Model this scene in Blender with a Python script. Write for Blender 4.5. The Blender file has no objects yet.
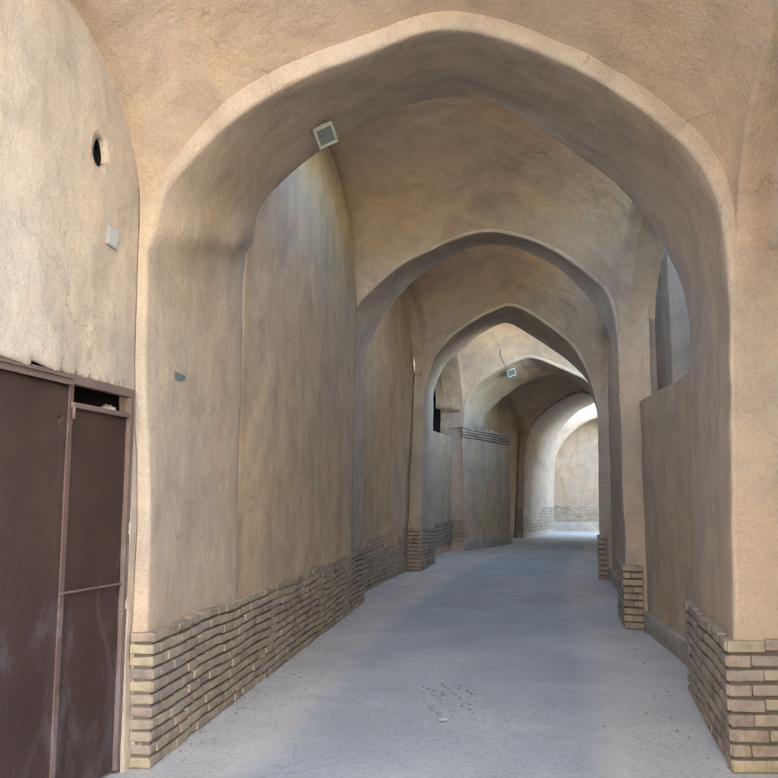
import bpy, bmesh, math, random
from mathutils import Vector, noise, Matrix
from mathutils.bvhtree import BVHTree

random.seed(7)
scene = bpy.context.scene
C = scene.collection

# ------------------------------------------------------------------ camera
F = 860.0
EYE = 1.55
PITCH = math.atan(116.0 / F)
CP, SP = math.cos(PITCH), math.sin(PITCH)
cam_d = bpy.data.cameras.new("camera")
cam = bpy.data.objects.new("camera", cam_d)
C.objects.link(cam)
cam.location = (0, 0, EYE)
cam.rotation_euler = (math.pi / 2 + PITCH, 0, 0)
cam_d.sensor_width = 36
cam_d.lens = F / 778 * 36
cam_d.clip_start = 0.05
cam_d.clip_end = 1000
scene.camera = cam

# ------------------------------------------------------------------ light
SUN_EL = math.radians(29.5)
SUN_AZ = math.radians(12)      # compass direction of the sun, clockwise from +Y
w = bpy.data.worlds.new("World")
scene.world = w
w.use_nodes = True
nt = w.node_tree
sky = nt.nodes.new("ShaderNodeTexSky")
sky.sky_type = 'NISHITA'
sky.sun_disc = False
sky.sun_elevation = SUN_EL
sky.sun_rotation = SUN_AZ
sky.dust_density = 0.6
bg = nt.nodes["Background"]
bg.inputs[1].default_value = 0.135
nt.links.new(sky.outputs[0], bg.inputs[0])
sd = bpy.data.lights.new("sun", 'SUN')
sd.energy = 4.2
sd.angle = math.radians(0.5)
sd.color = (1.0, 0.93, 0.82)
sun = bpy.data.objects.new("sun", sd)
C.objects.link(sun)
sdir = Vector((math.sin(SUN_AZ) * math.cos(SUN_EL), math.cos(SUN_AZ) * math.cos(SUN_EL), math.sin(SUN_EL)))
sun.rotation_euler = sdir.to_track_quat('Z', 'Y').to_euler()
sun.location = sdir * 60
vs = scene.view_settings
vs.view_transform = 'Standard'
vs.look = 'None'
vs.gamma = 1.0
vs.use_curve_mapping = False
vs.exposure = 4.72
scene.cycles.max_bounces = 10
scene.cycles.diffuse_bounces = 8
scene.cycles.use_denoising = True
scene.cycles.sample_clamp_indirect = 6.0
scene.cycles.caustics_reflective = False
scene.cycles.caustics_refractive = False

# ------------------------------------------------------------------ projection helpers
G_PTS = [(-60, 0), (14, 0.0), (20, 0.12), (24, 0.25), (30, 0.35), (36, 0.42), (90, 0.5)]
def gz(y):
    for (a, za), (b, zb) in zip(G_PTS, G_PTS[1:]):
        if a <= y <= b:
            return za + (zb - za) * (y - a) / (b - a)
    return G_PTS[-1][1] if y > 0 else 0.0

def ray(px, py):
    dx, dy = px - 389.0, 389.0 - py
    return Vector((dx, F * CP - dy * SP, dy * CP + F * SP))

def ground(px, py):
    d = ray(px, py)
    lo, hi = 0.5, 120.0
    for _ in range(50):
        m = (lo + hi) / 2
        if EYE + d.z / d.y * m > gz(m): lo = m
        else: hi = m
    return Vector((d.x / d.y * lo, lo))

def on_plane(px, py, A, B):
    """point of the pixel's ray on the vertical plane through plan points A, B"""
    d = ray(px, py)
    n = Vector((B[1] - A[1], -(B[0] - A[0])))
    t = (A[0] * n.x + A[1] * n.y) / (d.x * n.x + d.y * n.y)
    return Vector((d.x * t, d.y * t, EYE + d.z * t))

def disp(p, k=1.0):
    q = Vector(p)
    a = noise.noise_vector(q * 0.9) * 0.020
    b = noise.noise_vector(q * 3.1 + Vector((7, 3, 1))) * 0.013
    c = noise.noise_vector(q * 11.0) * 0.004
    return q + (a + b + c) * k

# ------------------------------------------------------------------ materials
def new_mat(name):
    m = bpy.data.materials.new(name)
    m.use_nodes = True
    t = m.node_tree
    return m, t, t.nodes, t.links, t.nodes["Principled BSDF"]

def ramp(N, stops, interp='LINEAR'):
    r = N.new("ShaderNodeValToRGB")
    r.color_ramp.interpolation = interp
    e = r.color_ramp.elements
    while len(e) > 1: e.remove(e[-1])
    e[0].position, e[0].color = stops[0][0], (*stops[0][1], 1)
    for p, c in stops[1:]:
        x = e.new(p); x.color = (*c, 1)
    return r

def noise_n(N, L, src, scale, detail=6, rough=0.6, vec_scale=None, dist=0.0):
    n = N.new("ShaderNodeTexNoise")
    n.inputs["Scale"].default_value = scale
    n.inputs["Detail"].default_value = detail
    n.inputs["Roughness"].default_value = rough
    n.inputs["Distortion"].default_value = dist
    if vec_scale:
        mp = N.new("ShaderNodeMapping")
        mp.inputs["Scale"].default_value = vec_scale
        L.new(src, mp.inputs[0]); L.new(mp.outputs[0], n.inputs["Vector"])
    else:
        L.new(src, n.inputs["Vector"])
    return n

def mix(N, L, fac, a, b, blend='MIX'):
    m = N.new("ShaderNodeMix"); m.data_type = 'RGBA'; m.blend_type = blend
    for v, i in ((fac, 0), (a, 6), (b, 7)):
        if hasattr(v, "type"): L.new(v, m.inputs[i])
        elif isinstance(v, tuple): m.inputs[i].default_value = (*v, 1)
        else: m.inputs[i].default_value = v
    return m.outputs[2]

def plaster(name, base=(0.40, 0.315, 0.225), grey=(0.33, 0.29, 0.245), warm=(0.43, 0.30, 0.185), streak=0.5, rough_amt=1.0):
    m, t, N, L, P = new_mat(name)
    g = N.new("ShaderNodeNewGeometry").outputs["Position"]
    big = noise_n(N, L, g, 0.55, 5, 0.55, dist=0.3)
    r1 = ramp(N, [(0.36, grey), (0.5, base), (0.66, warm)])
    L.new(big.outputs[0], r1.inputs[0])
    med = noise_n(N, L, g, 2.6, 8, 0.65, dist=0.5)
    r2 = ramp(N, [(0.3, (0.80, 0.80, 0.82)), (0.55, (1, 1, 1)), (0.75, (1.12, 1.08, 1.02))])
    L.new(med.outputs[0], r2.inputs[0])
    c = mix(N, L, 1.0, r1.outputs[0], r2.outputs[0], 'MULTIPLY')
    # vertical run-down streaks
    st = noise_n(N, L, g, 3.2, 6, 0.6, vec_scale=(1.0, 1.0, 0.13), dist=0.2)
    r3 = ramp(N, [(0.35, (0.80, 0.77, 0.74)), (0.5, (1, 1, 1)), (0.68, (1.12, 1.10, 1.05))])
    L.new(st.outputs[0], r3.inputs[0])
    c = mix(N, L, streak, c, mix(N, L, 1.0, c, r3.outputs[0], 'MULTIPLY'))
    # straw flecks and grit
    fl = noise_n(N, L, g, 70, 3, 0.7)
    r4 = ramp(N, [(0.30, (0.80, 0.78, 0.75)), (0.5, (1, 1, 1)), (0.70, (1.12, 1.1, 1.04))])
    L.new(fl.outputs[0], r4.inputs[0])
    c = mix(N, L, 0.8, c, mix(N, L, 1.0, c, r4.outputs[0], 'MULTIPLY'))
    # pale patched areas with crisp edge
    pt = noise_n(N, L, g, 0.9, 3, 0.5, vec_scale=(1, 1, 0.8), dist=1.2)
    r5 = ramp(N, [(0.60, (0, 0, 0)), (0.64, (1, 1, 1))])
    L.new(pt.outputs[0], r5.inputs[0])
    ms = N.new("ShaderNodeMath"); ms.operation = 'MULTIPLY'; ms.inputs[1].default_value = 0.22
    L.new(r5.outputs[0], ms.inputs[0])
    c = mix(N, L, ms.outputs[0], c, (0.50, 0.43, 0.34))
    CC = c
    P.inputs["Roughness"].default_value = 0.95
    P.inputs["Specular IOR Level"].default_value = 0.15
    # bump: trowel undulation, cracks, grit
    b1 = noise_n(N, L, g, 4.0, 8, 0.60, dist=0.15)
    b2 = noise_n(N, L, g, 38, 6, 0.75)
    vo = N.new("ShaderNodeTexVoronoi"); vo.feature = 'DISTANCE_TO_EDGE'; vo.inputs["Scale"].default_value = 0.9
    wv = noise_n(N, L, g, 2.2, 5, 0.6)
    wm = N.new("ShaderNodeVectorMath"); wm.operation = 'MULTIPLY_ADD'
    L.new(wv.outputs[1], wm.inputs[0]); wm.inputs[1].default_value = (0.9, 0.9, 0.9); L.new(g, wm.inputs[2])
    L.new(wm.outputs[0], vo.inputs["Vector"])
    cr = ramp(N, [(0.0, (0.35, 0.35, 0.35)), (0.006, (1, 1, 1))])
    L.new(vo.outputs["Distance"], cr.inputs[0])
    gate = noise_n(N, L, g, 0.8, 2, 0.5)
    gr = ramp(N, [(0.52, (1, 1, 1)), (0.6, (0, 0, 0))])
    L.new(gate.outputs[0], gr.inputs[0])
    mx = N.new("ShaderNodeMath"); mx.operation = 'MAXIMUM'
    L.new(cr.outputs[0], mx.inputs[0]); L.new(gr.outputs[0], mx.inputs[1])
    L.new(mix(N, L, mx.outputs[0], (0.17, 0.135, 0.10), CC), P.inputs["Base Color"])
    prev = None
    for src, dist, stg in ((b1.outputs[0], 0.045, 0.55 * rough_amt), (mx.outputs[0], 0.006, 0.35), (b2.outputs[0], 0.008, 0.6 * rough_amt)):
        b = N.new("ShaderNodeBump"); b.inputs["Distance"].default_value = dist; b.inputs["Strength"].default_value = stg
        L.new(src, b.inputs["Height"])
        if prev: L.new(prev, b.inputs["Normal"])
        prev = b.outputs[0]
    L.new(prev, P.inputs["Normal"])
    return m

PL_WALL = plaster("wall_plaster", base=(0.457, 0.367, 0.256), grey=(0.414, 0.343, 0.251), warm=(0.467, 0.358, 0.230), streak=0.4)
PL_NEAR = plaster("near_wall_plaster", base=(0.458, 0.391, 0.314), grey=(0.427, 0.376, 0.314), warm=(0.468, 0.381, 0.289), streak=0.35)
PL_VAULT = plaster("vault_plaster", base=(0.451, 0.357, 0.265), grey=(0.410, 0.333, 0.260), warm=(0.472, 0.352, 0.241), streak=0.2, rough_amt=1.3)
PL_ARCH = plaster("arch_plaster", base=(0.427, 0.361, 0.284), grey=(0.388, 0.337, 0.279), warm=(0.448, 0.361, 0.270), streak=0.35)
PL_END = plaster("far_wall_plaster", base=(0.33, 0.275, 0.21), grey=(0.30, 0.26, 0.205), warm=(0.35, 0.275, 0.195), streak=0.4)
PL_KERB = plaster("kerb_render", base=(0.36, 0.33, 0.28), grey=(0.33, 0.31, 0.28), warm=(0.38, 0.33, 0.26), streak=0.3)
PL_WELL = plaster("yard_render", base=(0.27, 0.245, 0.21), grey=(0.24, 0.22, 0.195), warm=(0.29, 0.25, 0.205), streak=0.6)

def brick_mat(name, cols):
    m, t, N, L, P = new_mat(name)
    geo = N.new("ShaderNodeNewGeometry")
    g = geo.outputs["Position"]
    n = len(cols)
    r = ramp(N, [(i / n, c) for i, c in enumerate(cols)], 'CONSTANT')
    L.new(geo.outputs["Random Per Island"], r.inputs[0])
    f = noise_n(N, L, g, 9, 7, 0.7, dist=0.4)
    r2 = ramp(N, [(0.32, (0.62, 0.60, 0.58)), (0.52, (1, 1, 1)), (0.72, (1.25, 1.2, 1.1))])
    L.new(f.outputs[0], r2.inputs[0])
    c = mix(N, L, 1.0, r.outputs[0], r2.outputs[0], 'MULTIPLY')
    d = noise_n(N, L, g, 2.2, 4, 0.6)
    r3 = ramp(N, [(0.42, (0, 0, 0)), (0.62, (1, 1, 1))])
    L.new(d.outputs[0], r3.inputs[0])
    dm = N.new("ShaderNodeMath"); dm.operation = 'MULTIPLY'; dm.inputs[1].default_value = 0.55
    L.new(r3.outputs[0], dm.inputs[0])
    c = mix(N, L, dm.outputs[0], c, (0.33, 0.29, 0.235))
    L.new(c, P.inputs["Base Color"])
    P.inputs["Roughness"].default_value = 0.95
    P.inputs["Specular IOR Level"].default_value = 0.15
    b2 = noise_n(N, L, g, 60, 6, 0.75)
    b1 = noise_n(N, L, g, 14, 5, 0.65)
    prev = None
    for src, dist, stg in ((b1.outputs[0], 0.012, 0.6), (b2.outputs[0], 0.005, 0.6)):
        b = N.new("ShaderNodeBump"); b.inputs["Distance"].default_value = dist; b.inputs["Strength"].default_value = stg
        L.new(src, b.inputs["Height"])
        if prev: L.new(prev, b.inputs["Normal"])
        prev = b.outputs[0]
    L.new(prev, P.inputs["Normal"])
    return m
BRICK = brick_mat("old_brick", [(0.31, 0.265, 0.205), (0.335, 0.285, 0.22), (0.275, 0.235, 0.185), (0.31, 0.25, 0.20), (0.35, 0.305, 0.225), (0.27, 0.22, 0.18)])
BRICK_Y = brick_mat("yellow_brick", [(0.35, 0.305, 0.215), (0.31, 0.265, 0.20), (0.27, 0.225, 0.185), (0.385, 0.34, 0.225), (0.30, 0.24, 0.19), (0.24, 0.205, 0.17)])
m, t, N, L, P = new_mat("mortar"); P.inputs["Base Color"].default_value = (0.13, 0.11, 0.09, 1); P.inputs["Roughness"].default_value = 1
MORTAR = m

def paving(name, c1, c2, joint, bw, bh, rot, mott=1.0, jm=0.5, edge=None):
    m, t, N, L, P = new_mat(name)
    g = N.new("ShaderNodeNewGeometry").outputs["Position"]
    mp = N.new("ShaderNodeMapping"); mp.inputs["Rotation"].default_value = (0, 0, rot)
    wv = noise_n(N, L, g, 3.0, 4, 0.6)
    wm = N.new("ShaderNodeVectorMath"); wm.operation = 'MULTIPLY_ADD'
    L.new(wv.outputs[1], wm.inputs[0]); wm.inputs[1].default_value = (0.03, 0.03, 0); L.new(g, wm.inputs[2])
    L.new(wm.outputs[0], mp.inputs[0])
    br = N.new("ShaderNodeTexBrick")
    L.new(mp.outputs[0], br.inputs["Vector"])
    br.inputs["Scale"].default_value = 1
    br.inputs["Brick Width"].default_value = bw
    br.inputs["Row Height"].default_value = bh
    br.inputs["Mortar Size"].default_value = 0.006
    br.inputs["Mortar Smooth"].default_value = 0.6
    br.inputs["Color1"].default_value = (*c1, 1); br.inputs["Color2"].default_value = (*c2, 1)
    br.inputs["Mortar"].default_value = (*joint, 1)
    dust = noise_n(N, L, g, 0.9, 6, 0.62, dist=0.5)
    r1 = ramp(N, [(0.35, (0.90, 0.91, 0.92)), (0.5, (1, 1, 1)), (0.68, (1.16, 1.15, 1.12))])
    L.new(dust.outputs[0], r1.inputs[0])
    # joints half filled with dust
    plain = tuple((a + b) / 2 for a, b in zip(c1, c2))
    wear = noise_n(N, L, g, 1.7, 5, 0.65)
    wr = ramp(N, [(0.35, (1 - jm,) * 3), (0.65, (1, 1, 1))])
    L.new(wear.outputs[0], wr.inputs[0])
    c = mix(N, L, wr.outputs[0], br.outputs[0], plain)
    c = mix(N, L, mott, c, mix(N, L, 1.0, c, r1.outputs[0], 'MULTIPLY'))
    sp = noise_n(N, L, g, 30, 4, 0.7)
    r2 = ramp(N, [(0.30, (0.72, 0.72, 0.72)), (0.48, (1, 1, 1)), (0.70, (1.15, 1.15, 1.15))])
    L.new(sp.outputs[0], r2.inputs[0])
    c = mix(N, L, 0.9, c, mix(N, L, 1.0, c, r2.outputs[0], 'MULTIPLY'))
    # scattered dark droppings of grit
    vo = N.new("ShaderNodeTexVoronoi"); vo.inputs["Scale"].default_value = 11; L.new(g, vo.inputs["Vector"])
    vr_ = ramp(N, [(0.05, (0.5, 0.5, 0.5)), (0.10, (1, 1, 1))]); L.new(vo.outputs["Distance"], vr_.inputs[0])
    vg = noise_n(N, L, g, 1.1, 3, 0.6); vgr = ramp(N, [(0.5, (0, 0, 0)), (0.62, (1, 1, 1))]); L.new(vg.outputs[0], vgr.inputs[0])
    c = mix(N, L, vgr.outputs[0], c, mix(N, L, 1.0, c, vr_.outputs[0], 'MULTIPLY'))
    # long faint cracks and repair lines
    wv2 = noise_n(N, L, g, 1.3, 5, 0.6)
    wm2 = N.new("ShaderNodeVectorMath"); wm2.operation = 'MULTIPLY_ADD'
    L.new(wv2.outputs[1], wm2.inputs[0]); wm2.inputs[1].default_value = (0.7, 0.7, 0); L.new(g, wm2.inputs[2])
    cv = N.new("ShaderNodeTexVoronoi"); cv.feature = 'DISTANCE_TO_EDGE'; cv.inputs["Scale"].default_value = 0.55
    L.new(wm2.outputs[0], cv.inputs["Vector"])
    cvr = ramp(N, [(0.0, (0.70, 0.70, 0.70)), (0.006, (1.10, 1.10, 1.10)), (0.012, (1, 1, 1))]); L.new(cv.outputs["Distance"], cvr.inputs[0])
    c = mix(N, L, 0.6, c, mix(N, L, 1.0, c, cvr.outputs[0], 'MULTIPLY'))
    # worn stain patches
    sn = noise_n(N, L, g, 0.45, 7, 0.7, vec_scale=(1.4, 0.7, 1), dist=0.8)
    snr = ramp(N, [(0.40, (0.93, 0.94, 0.94)), (0.47, (1, 1, 1)), (0.58, (1, 1, 1)), (0.66, (1.07, 1.065, 1.05))]); L.new(sn.outputs[0], snr.inputs[0])
    c = mix(N, L, 1.0, c, snr.outputs[0], 'MULTIPLY')
    if edge:
        at = N.new("ShaderNodeAttribute"); at.attribute_name = "inner"
        en = noise_n(N, L, g, 4.0, 6, 0.7)
        am = N.new("ShaderNodeMath"); am.operation = 'MULTIPLY_ADD'; am.inputs[1].default_value = 0.5
        L.new(en.outputs[0], am.inputs[0]); L.new(at.outputs["Fac"], am.inputs[2])
        er = ramp(N, [(0.22, (0, 0, 0)), (0.62, (1, 1, 1))]); L.new(am.outputs[0], er.inputs[0])
        ec = mix(N, L, 1.0, edge, r1.outputs[0], 'MULTIPLY')
        c = mix(N, L, er.outputs[0], ec, c)
    L.new(c, P.inputs["Base Color"])
    P.inputs["Roughness"].default_value = 0.75
    P.inputs["Specular IOR Level"].default_value = 0.35
    b0 = N.new("ShaderNodeBump"); b0.inputs["Distance"].default_value = 0.004; b0.inputs["Strength"].default_value = 0.35; b0.invert = True
    L.new(br.outputs["Fac"], b0.inputs["Height"])
    b = N.new("ShaderNodeBump"); b.inputs["Distance"].default_value = 0.006; b.inputs["Strength"].default_value = 0.5
    L.new(sp.outputs[0], b.inputs["Height"]); L.new(b0.outputs[0], b.inputs["Normal"])
    L.new(b.outputs[0], P.inputs["Normal"])
    return m
PAVE_EDGE = paving("edge_paving", (0.50, 0.495, 0.455), (0.47, 0.465, 0.43), (0.33, 0.325, 0.31), 0.24, 0.075, 0.10, jm=0.6)
PAVE_MID = paving("centre_paving", (0.365, 0.405, 0.41), (0.345, 0.385, 0.39), (0.30, 0.335, 0.34), 0.22, 0.11, 0.55, jm=0.3, edge=(0.50, 0.495, 0.455))

def simple(name, col, rough=0.6, metal=0.0, var=0.25, scale=8, bump=0.2):
    m, t, N, L, P = new_mat(name)
    g = N.new("ShaderNodeNewGeometry").outputs["Position"]
    n = noise_n(N, L, g, scale, 6, 0.65)
    lo = tuple(c * (1 - var) for c in col); hi = tuple(min(1, c * (1 + var)) for c in col)
    r = ramp(N, [(0.3, lo), (0.7, hi)]); L.new(n.outputs[0], r.inputs[0])
    L.new(r.outputs[0], P.inputs["Base Color"])
    P.inputs["Roughness"].default_value = rough; P.inputs["Metallic"].default_value = metal
    b = N.new("ShaderNodeBump"); b.inputs["Distance"].default_value = 0.003; b.inputs["Strength"].default_value = bump
    L.new(n.outputs[0], b.inputs["Height"]); L.new(b.outputs[0], P.inputs["Normal"])
    return m

def gate_paint(name, col):
    m, t, N, L, P = new_mat(name)
    g = N.new("ShaderNodeNewGeometry").outputs["Position"]
    a = noise_n(N, L, g, 1.6, 6, 0.6, dist=0.4)
    r = ramp(N, [(0.3, tuple(c * 0.8 for c in col)), (0.7, tuple(c * 1.25 for c in col))]); L.new(a.outputs[0], r.inputs[0])
    # whitish scuffs, more of them low down on the leaf
    s = noise_n(N, L, g, 2.3, 7, 0.6, vec_scale=(1, 1, 0.55), dist=1.6)
    sx = N.new("ShaderNodeSeparateXYZ"); L.new(g, sx.inputs[0])
    mr = N.new("ShaderNodeMapRange"); L.new(sx.outputs[2], mr.inputs[0])
    mr.inputs[1].default_value = 1.6; mr.inputs[2].default_value = 0.2; mr.inputs[3].default_value = -0.06; mr.inputs[4].default_value = 0.10
    ad = N.new("ShaderNodeMath"); ad.operation = 'ADD'; L.new(s.outputs[0], ad.inputs[0]); L.new(mr.outputs[0], ad.inputs[1])
    r2 = ramp(N, [(0.56, (0, 0, 0)), (0.78, (0.42, 0.42, 0.42))]); L.new(ad.outputs[0], r2.inputs[0])
    c = mix(N, L, r2.outputs[0], r.outputs[0], (0.34, 0.31, 0.32))
    gr = noise_n(N, L, g, 90, 3, 0.6); r3 = ramp(N, [(0.35, (0.85, 0.85, 0.85)), (0.65, (1.15, 1.15, 1.15))]); L.new(gr.outputs[0], r3.inputs[0])
    c = mix(N, L, 1.0, c, r3.outputs[0], 'MULTIPLY')
    L.new(c, P.inputs["Base Color"])
    P.inputs["Roughness"].default_value = 0.62
    P.inputs["Specular IOR Level"].default_value = 0.3
    b = N.new("ShaderNodeBump"); b.inputs["Distance"].default_value = 0.02; b.inputs["Strength"].default_value = 0.25
    L.new(a.outputs[0], b.inputs["Height"]); L.new(b.outputs[0], P.inputs["Normal"])
    return m
PAINTED_SHADE = simple("painted_shade_plaster", (0.035, 0.032, 0.03), 0.95)  # near-black colour stands in for unlit darkness in the cavity and rooms
GATE = gate_paint("maroon_gate_paint", (0.100, 0.063, 0.052))
GATE_F = gate_paint("worn_frame_paint", (0.14, 0.10, 0.085))
LAMP_BODY = simple("lamp_casing", (0.36, 0.39, 0.34), 0.5, 0, 0.15, 30)
LAMP_GLASS = simple("lamp_glass", (0.13, 0.16, 0.155), 0.12, 0, 0.2, 20, 0.0)
BLACK = simple("black_cable", (0.03, 0.03, 0.03), 0.6)
PAPER = simple("white_paper", (0.78, 0.80, 0.76), 0.8, 0, 0.08, 60)
PLATE = simple("plate_enamel", (0.36, 0.39, 0.38), 0.4, 0, 0.12, 60)
BLUE = simple("blue_paper", (0.27, 0.33, 0.36), 0.8, 0, 0.4, 60)
STONE = simple("dark_pebble", (0.19, 0.19, 0.19), 0.85, 0, 0.4, 30)
CLOTH = simple("dusty_cloth", (0.34, 0.34, 0.31), 0.9, 0, 0.3, 20)

# ------------------------------------------------------------------ object helpers
def tag(o, label=None, cat=None, group=None, kind=None):
    if label: o["label"] = label
    if cat: o["category"] = cat
    if group: o["group"] = group
    if kind: o["kind"] = kind
    return o

def empty(name, loc, label, cat, group=None):
    o = bpy.data.objects.new(name, None); C.objects.link(o)
    o.location = loc
    o.empty_display_size = 0.2
    return tag(o, label, cat, group)

def link_bm(name, bm, mat, parent=None, smooth=True, origin=None):
    """mesh data is in world coordinates; moved so that the origin lies at the base"""
    me = bpy.data.meshes.new(name)
    bmesh.ops.recalc_face_normals(bm, faces=bm.faces[:]) if False else None
    if origin is None:
        if parent is not None: origin = parent.location.copy()
        else:
            xs = [v.co.x for v in bm.verts]; ys = [v.co.y for v in bm.verts]; zs = [v.co.z for v in bm.verts]
            origin = Vector(((min(xs) + max(xs)) / 2, (min(ys) + max(ys)) / 2, min(zs)))
    for v in bm.verts: v.co -= origin
    bm.to_mesh(me); bm.free()
    for p in me.polygons: p.use_smooth = smooth
    for mm in (mat if isinstance(mat, list) else [mat]): me.materials.append(mm)
    o = bpy.data.objects.new(name, me); C.objects.link(o)
    if parent is not None:
        o.parent = parent
        o.location = origin - parent.location
    else:
        o.location = origin
    return o

def grid_bm(rows, bm=None, dis=1.0, close=False):
    bm = bm or bmesh.new()
    V = [[bm.verts.new(disp(p, dis)) for p in r] for r in rows]
    for a, b in zip(V, V[1:]):
        for i in range(len(a) - 1):
            try: bm.faces.new((a[i], a[i + 1], b[i + 1], b[i]))
            except ValueError: pass
    return bm, V

def box_bm(bm, c, ax, ay, az, hx, hy, hz, jit=0.0, bev=0.0):
    """box with centre c, axes, half sizes; edges rounded by bev"""
    sub = bmesh.new()
    bmesh.ops.create_cube(sub, size=2.0)
    for v in sub.verts:
        v.co = Vector((v.co.x * hx, v.co.y * hy, v.co.z * hz))
        if jit: v.co += Vector((random.uniform(-1, 1), random.uniform(-1, 1), random.uniform(-1, 1))) * jit
    if bev: bmesh.ops.bevel(sub, geom=sub.edges[:], offset=bev, segments=2, affect='EDGES', profile=0.6)
    mp = {}
    for v in sub.verts:
        p = c + ax * v.co.x + ay * v.co.y + az * v.co.z
        mp[v] = bm.verts.new(p)
    for f in sub.faces: bm.faces.new([mp[v] for v in f.verts])
    sub.free()

def lerp(a, b, t): return a + (b - a) * t

def resample(pts, n):
    """n+1 points evenly spaced along the polyline"""
    d = [0.0]
    for a, b in zip(pts, pts[1:]): d.append(d[-1] + (b - a).length)
    out = []; j = 0
    for i in range(n + 1):
        s = d[-1] * i / n
        while j < len(d) - 2 and d[j + 1] < s: j += 1
        tt = (s - d[j]) / max(1e-9, d[j + 1] - d[j])
        out.append(lerp(pts[j], pts[j + 1], min(1, max(0, tt))))
    return out

def smooth_poly(pts, it=2):
    p = [Vector(q) for q in pts]
    for _ in range(it):
        q = p[:]
        for i in range(1, len(p) - 1): q[i] = p[i - 1] * 0.25 + p[i] * 0.5 + p[i + 1] * 0.25
        p = q
    return p

def split_resample(pts, n):
    k = max(range(len(pts)), key=lambda i: pts[i].z)
    a = resample(pts[:k + 1], n); b = resample(pts[k:], n)
    return a + b[1:]

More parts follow.
